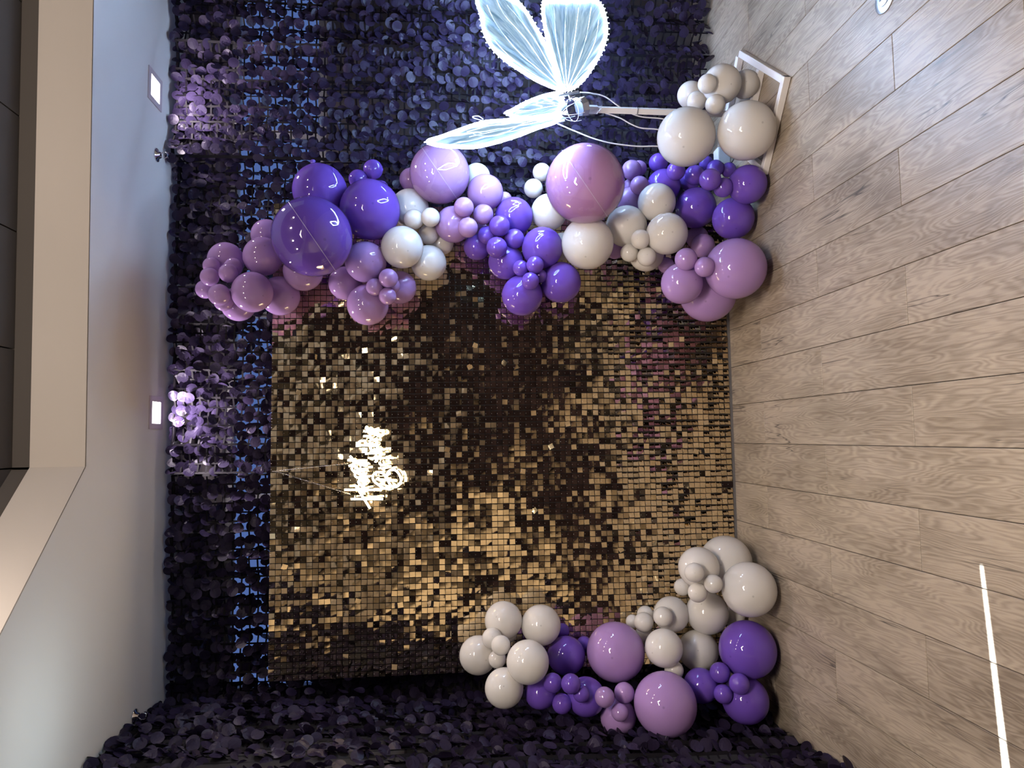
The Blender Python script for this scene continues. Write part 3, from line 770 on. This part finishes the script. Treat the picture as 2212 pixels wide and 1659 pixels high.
wing([(1160, 712), (980, 650), (830, 560), (700, 470), (600, 370), (540, 250), (515, 120), (480, 0), (500, -110), (600, -130), (690, -40), (760, 0), (812, 25), (880, 110), (950, 230), (1010, 330), (1070, 450), (1110, 600)],
     (.30, -1, .12), 'upper', (1170, 720),
     [[(1140, 690), (980, 560), (800, 400), (640, 200), (560, 40)], [(1130, 670), (1000, 500), (860, 300), (700, 120), (630, -20)], [(1125, 650), (1030, 470), (930, 300), (800, 130), (720, 40)], [(1100, 690), (900, 570), (720, 430), (620, 320)]])
wing([(1165, 705), (1130, 620), (1080, 470), (1040, 300), (1010, 120), (1012, 30), (1040, 8), (1085, 18), (1130, 5), (1185, 20), (1240, 2), (1290, 14), (1340, 6), (1400, 0), (1455, 32), (1492, 110), (1510, 230), (1490, 350), (1440, 460), (1380, 560), (1310, 650), (1235, 705)],
     (.30, -1, .12), 'right', (1190, 720),
     [[(1185, 700), (1150, 500), (1110, 300), (1095, 60)], [(1195, 690), (1185, 480), (1180, 300), (1190, 60)], [(1200, 690), (1230, 480), (1260, 300), (1290, 60)], [(1210, 690), (1290, 480), (1350, 300), (1390, 60)], [(1220, 695), (1340, 500), (1420, 330), (1450, 160)]])
wing([(1150, 742), (1060, 752), (960, 782), (850, 830), (760, 880), (722, 900), (800, 932), (900, 945), (1000, 942), (1110, 915), (1150, 820)],
     (.60, -.79, .05), 'near small', (1200, 850), [[(1180, 830), (1050, 850), (900, 880), (790, 900)], [(1170, 790), (1040, 800), (920, 840)]])
wing([(1120, 918), (1000, 925), (880, 943), (700, 960), (560, 972), (450, 1000), (330, 1042), (200, 1090), (90, 1128), (200, 1160), (330, 1167), (450, 1170), (600, 1140), (800, 1080), (950, 1022), (1110, 968)],
     (.63, -.77, -.05), 'near large', (1190, 940), [[(1130, 940), (900, 985), (650, 1040), (420, 1090)], [(1100, 935), (850, 965), (600, 1000), (400, 1050)]])
# clear faceted body, head cage, hinge brackets
def local(x, y, Y): return atY(x, y, Y)-BO
h0, h1 = local(*zh(330, 990), PY-.09), local(*zh(1180, 720), PY-.05)
ax = (h1-h0).normalized(); Lb = (h1-h0).length
MB().lathe([(.004, 0), (.030, Lb*.10), (.047, Lb*.30), (.052, Lb*.45)], h0, ax, n=8).build('head', 'shell', bf)
MB().lathe([(.040, Lb*.47), (.046, Lb*.60), (.046, Lb*.62)], h0, ax, n=8).build('neck_band', 'bracket', bf)
MB().lathe([(.047, Lb*.64), (.050, Lb*.85), (.034, Lb*1.0), (.01, Lb*1.02)], h0, ax, n=7).build('body', 'shell', bf)
a0 = ax.orthogonal().normalized(); b0 = ax.cross(a0)
for k in range(6):
    a = 2*PI*k/6; e_ = a0*math.cos(a)+b0*math.sin(a)
    MB().tube(catmull([h0+ax*(r_[1])+e_*r_[0] for r_ in ((.003, -.002), (.034, Lb*.10), (.052, Lb*.30), (.056, Lb*.45))], 4), .0016, 5).build('cage_wire', 'wire', bf)
MB().tube([h0+ax*Lb*.30+(a0*math.cos(2*PI*k/20)+b0*math.sin(2*PI*k/20))*.0525 for k in range(20)], .0016, 5, True).build('cage_wire', 'wire', bf)
for q in ((280, 600, 730, 500), (500, 520, 560, 690), (250, 1180, 420, 1140)):
    MB().bar(local(*zh(q[0], q[1]), PY-.04), local(*zh(q[2], q[3]), PY-.06), .010, .012, up=(0, -1, 0)).build('bracket', 'bracket', bf)
# antennae with curled ends and the supply cables
for pl in ([(1150, 905), (1000, 945), (850, 985), (750, 1035), (650, 1080), (520, 1082), (452, 1066), (470, 1050), (522, 1066)], [(1150, 910), (900, 945), (700, 965), (560, 966), (470, 945), (445, 930), (490, 924), (530, 950)]):
    MB().tube(catmull([local(*zp(*q), PY-.06-.0001*(1150-q[0])) for q in pl], 6), .0022, 6).build('antenna', 'wire', bf, True)
for pl in ([(1300, 735), (1380, 740), (1500, 770), (1600, 840), (1680, 890), (1790, 930), (1950, 945), (2080, 980)], [(1500, 900), (1620, 940), (1700, 985), (1790, 1020), (1910, 1030), (2050, 1060)], [(1120, 985), (1250, 1040), (1400, 1100), (1550, 1140), (1750, 1165), (1910, 1165), (2040, 1180)]):
    MB().tube(catmull([local(*zp(*q), PY+.01) for q in pl], 6), .0032, 7).build('cable', 'wire', bf, True)
# white power brick with its lead, on the floor behind the stand
pb = atZ(1566, 338, .04); root = empty('power_supply', (pb.x, pb.y+.05, 0)); tag(root, 'small white power box on the floor behind the cream white balloon', 'power supply')
o = MB().box((-.06, -.035, .0015), (.06, .035, .07)).build('case', 'stake', root); bevel(o, .006, 2)
MB().tube(catmull([(-.03, -.036, .05), (-.06, -.07, .04), (-.03, -.09, .01), (.05, -.10, .006)], 5), .003, 6).build('lead', 'cap', root, True)

# ------------------------------------------------------------------ neon sign
SGY = SHY-.075
def sg(X, Y, dy=0.): return atY(730+X/6.38, 890+Y/6.38, SGY+dy)
sc_ = sg(480, 800); sign = empty('neon_sign', sc_); tag(sign, 'warm white neon script sign reading Happy Birthday hanging in front of the sequins', 'neon sign')
LET = {
 'H': [[(180, 1200), (400, 1200), (620, 1198)], [(92, 1072), (350, 1072), (600, 1076)], [(442, 1330), (400, 1262), (330, 1150), (270, 1060), (236, 1005)]],
 'a': [[(300, 932), (282, 962), (305, 1005), (345, 1018), (376, 990), (352, 950), (300, 935)], [(282, 930), (340, 928), (382, 905)]],
 'p': [[(255, 905), (345, 895), (440, 885)], [(275, 905), (240, 885), (235, 850), (262, 832), (300, 845), (318, 885)]],
 'p2': [[(210, 825), (310, 812), (418, 800)], [(232, 822), (198, 800), (192, 765), (218, 745), (255, 758), (272, 800)]],
 'y': [[(150, 745), (195, 728), (222, 700), (200, 672), (150, 655)], [(135, 665), (230, 668), (330, 690), (398, 712), (385, 742), (330, 728), (250, 690), (165, 605)]],
 'B': [[(520, 925), (640, 935), (810, 948)], [(718, 1066), (640, 1050), (560, 1005), (495, 950), (480, 890), (512, 842), (575, 828), (632, 855), (662, 910)],
       [(655, 905), (690, 830), (745, 795), (805, 812), (850, 870), (868, 940), (840, 1008), (780, 1035), (722, 1005), (695, 955)]],
 'i': [[(615, 775), (680, 762), (700, 735)], [(560, 778), (566, 776)]],
 'r': [[(590, 735), (670, 722)], [(610, 732), (575, 712), (580, 690)]],
 't': [[(440, 642), (600, 636), (762, 632)], [(515, 695), (530, 640), (525, 585)]],
 'h': [[(375, 575), (480, 568), (615, 560)], [(545, 565), (505, 540), (515, 515), (605, 512)]],
 'd': [[(290, 455), (400, 462), (560, 470)], [(470, 468), (445, 495), (480, 525), (540, 515), (545, 475)], [(290, 455), (282, 425), (320, 398), (390, 400)]],
 'a2': [[(455, 385), (438, 410), (470, 445), (520, 440), (530, 405), (485, 380)], [(440, 382), (500, 380), (545, 360)]],
 'y2': [[(350, 335), (420, 330), (455, 305), (430, 275), (352, 262)], [(385, 198), (440, 238), (540, 245), (615, 270), (630, 305), (590, 325), (520, 312), (440, 270), (380, 215)]],
}
for nm, strokes in LET.items():
    mb = MB()
    for st in strokes:
        mb.tube([p-sc_ for p in catmull([sg(*q) for q in st], 6)], .0052, 7)
    mb.build('neon_letter', 'neon', sign, True)
hull = [(60, 1075), (120, 640), (165, 575), (250, 560), (330, 200), (380, 160), (470, 205), (640, 240), (660, 330), (650, 430), (790, 610), (790, 680), (900, 860), (890, 960), (840, 1050), (720, 1100), (650, 1130), (640, 1230), (470, 1360), (400, 1300), (160, 1230), (140, 1130)]
hp = [sg(*q, .012)-sc_ for q in hull]; n = len(hp); off_ = Vector((0, .004, 0))
MB().add(hp+[p+off_ for p in hp], [tuple(range(n)), tuple(range(2*n-1, n-1, -1))]+[(i, (i+1) % n, n+(i+1) % n, n+i) for i in range(n)]).build('acrylic_backing', 'acrylic', sign)
top = atY(594, 1018, SHY-.03)
for X, Y in ((130, 712), (175, 1135)):
    a = sg(X, Y, .01); mb = MB(); Lc = (top-a).length; nl = int(Lc/.0085); d = (top-a).normalized(); e1 = d.orthogonal().normalized(); e2 = d.cross(e1)
    for k in range(nl):
        c = a+d*(k+.5)*.0085; w = e1 if k % 2 else e2
        mb.tube([c+d*.0058*math.cos(2*PI*t/8)+w*.0026*math.sin(2*PI*t/8)-sc_ for t in range(8)], .0008, 4, True)
    mb.build('hanging_chain', 'chain', sign, True)
MB().tube([top-sc_+Vector((0, -.008, -.004)), top-sc_+Vector((0, -.004, .012)), top-sc_+Vector((0, .03, .014)), top-sc_+Vector((0, .045, .01))], .0018, 5).build('hook', 'chain', sign)
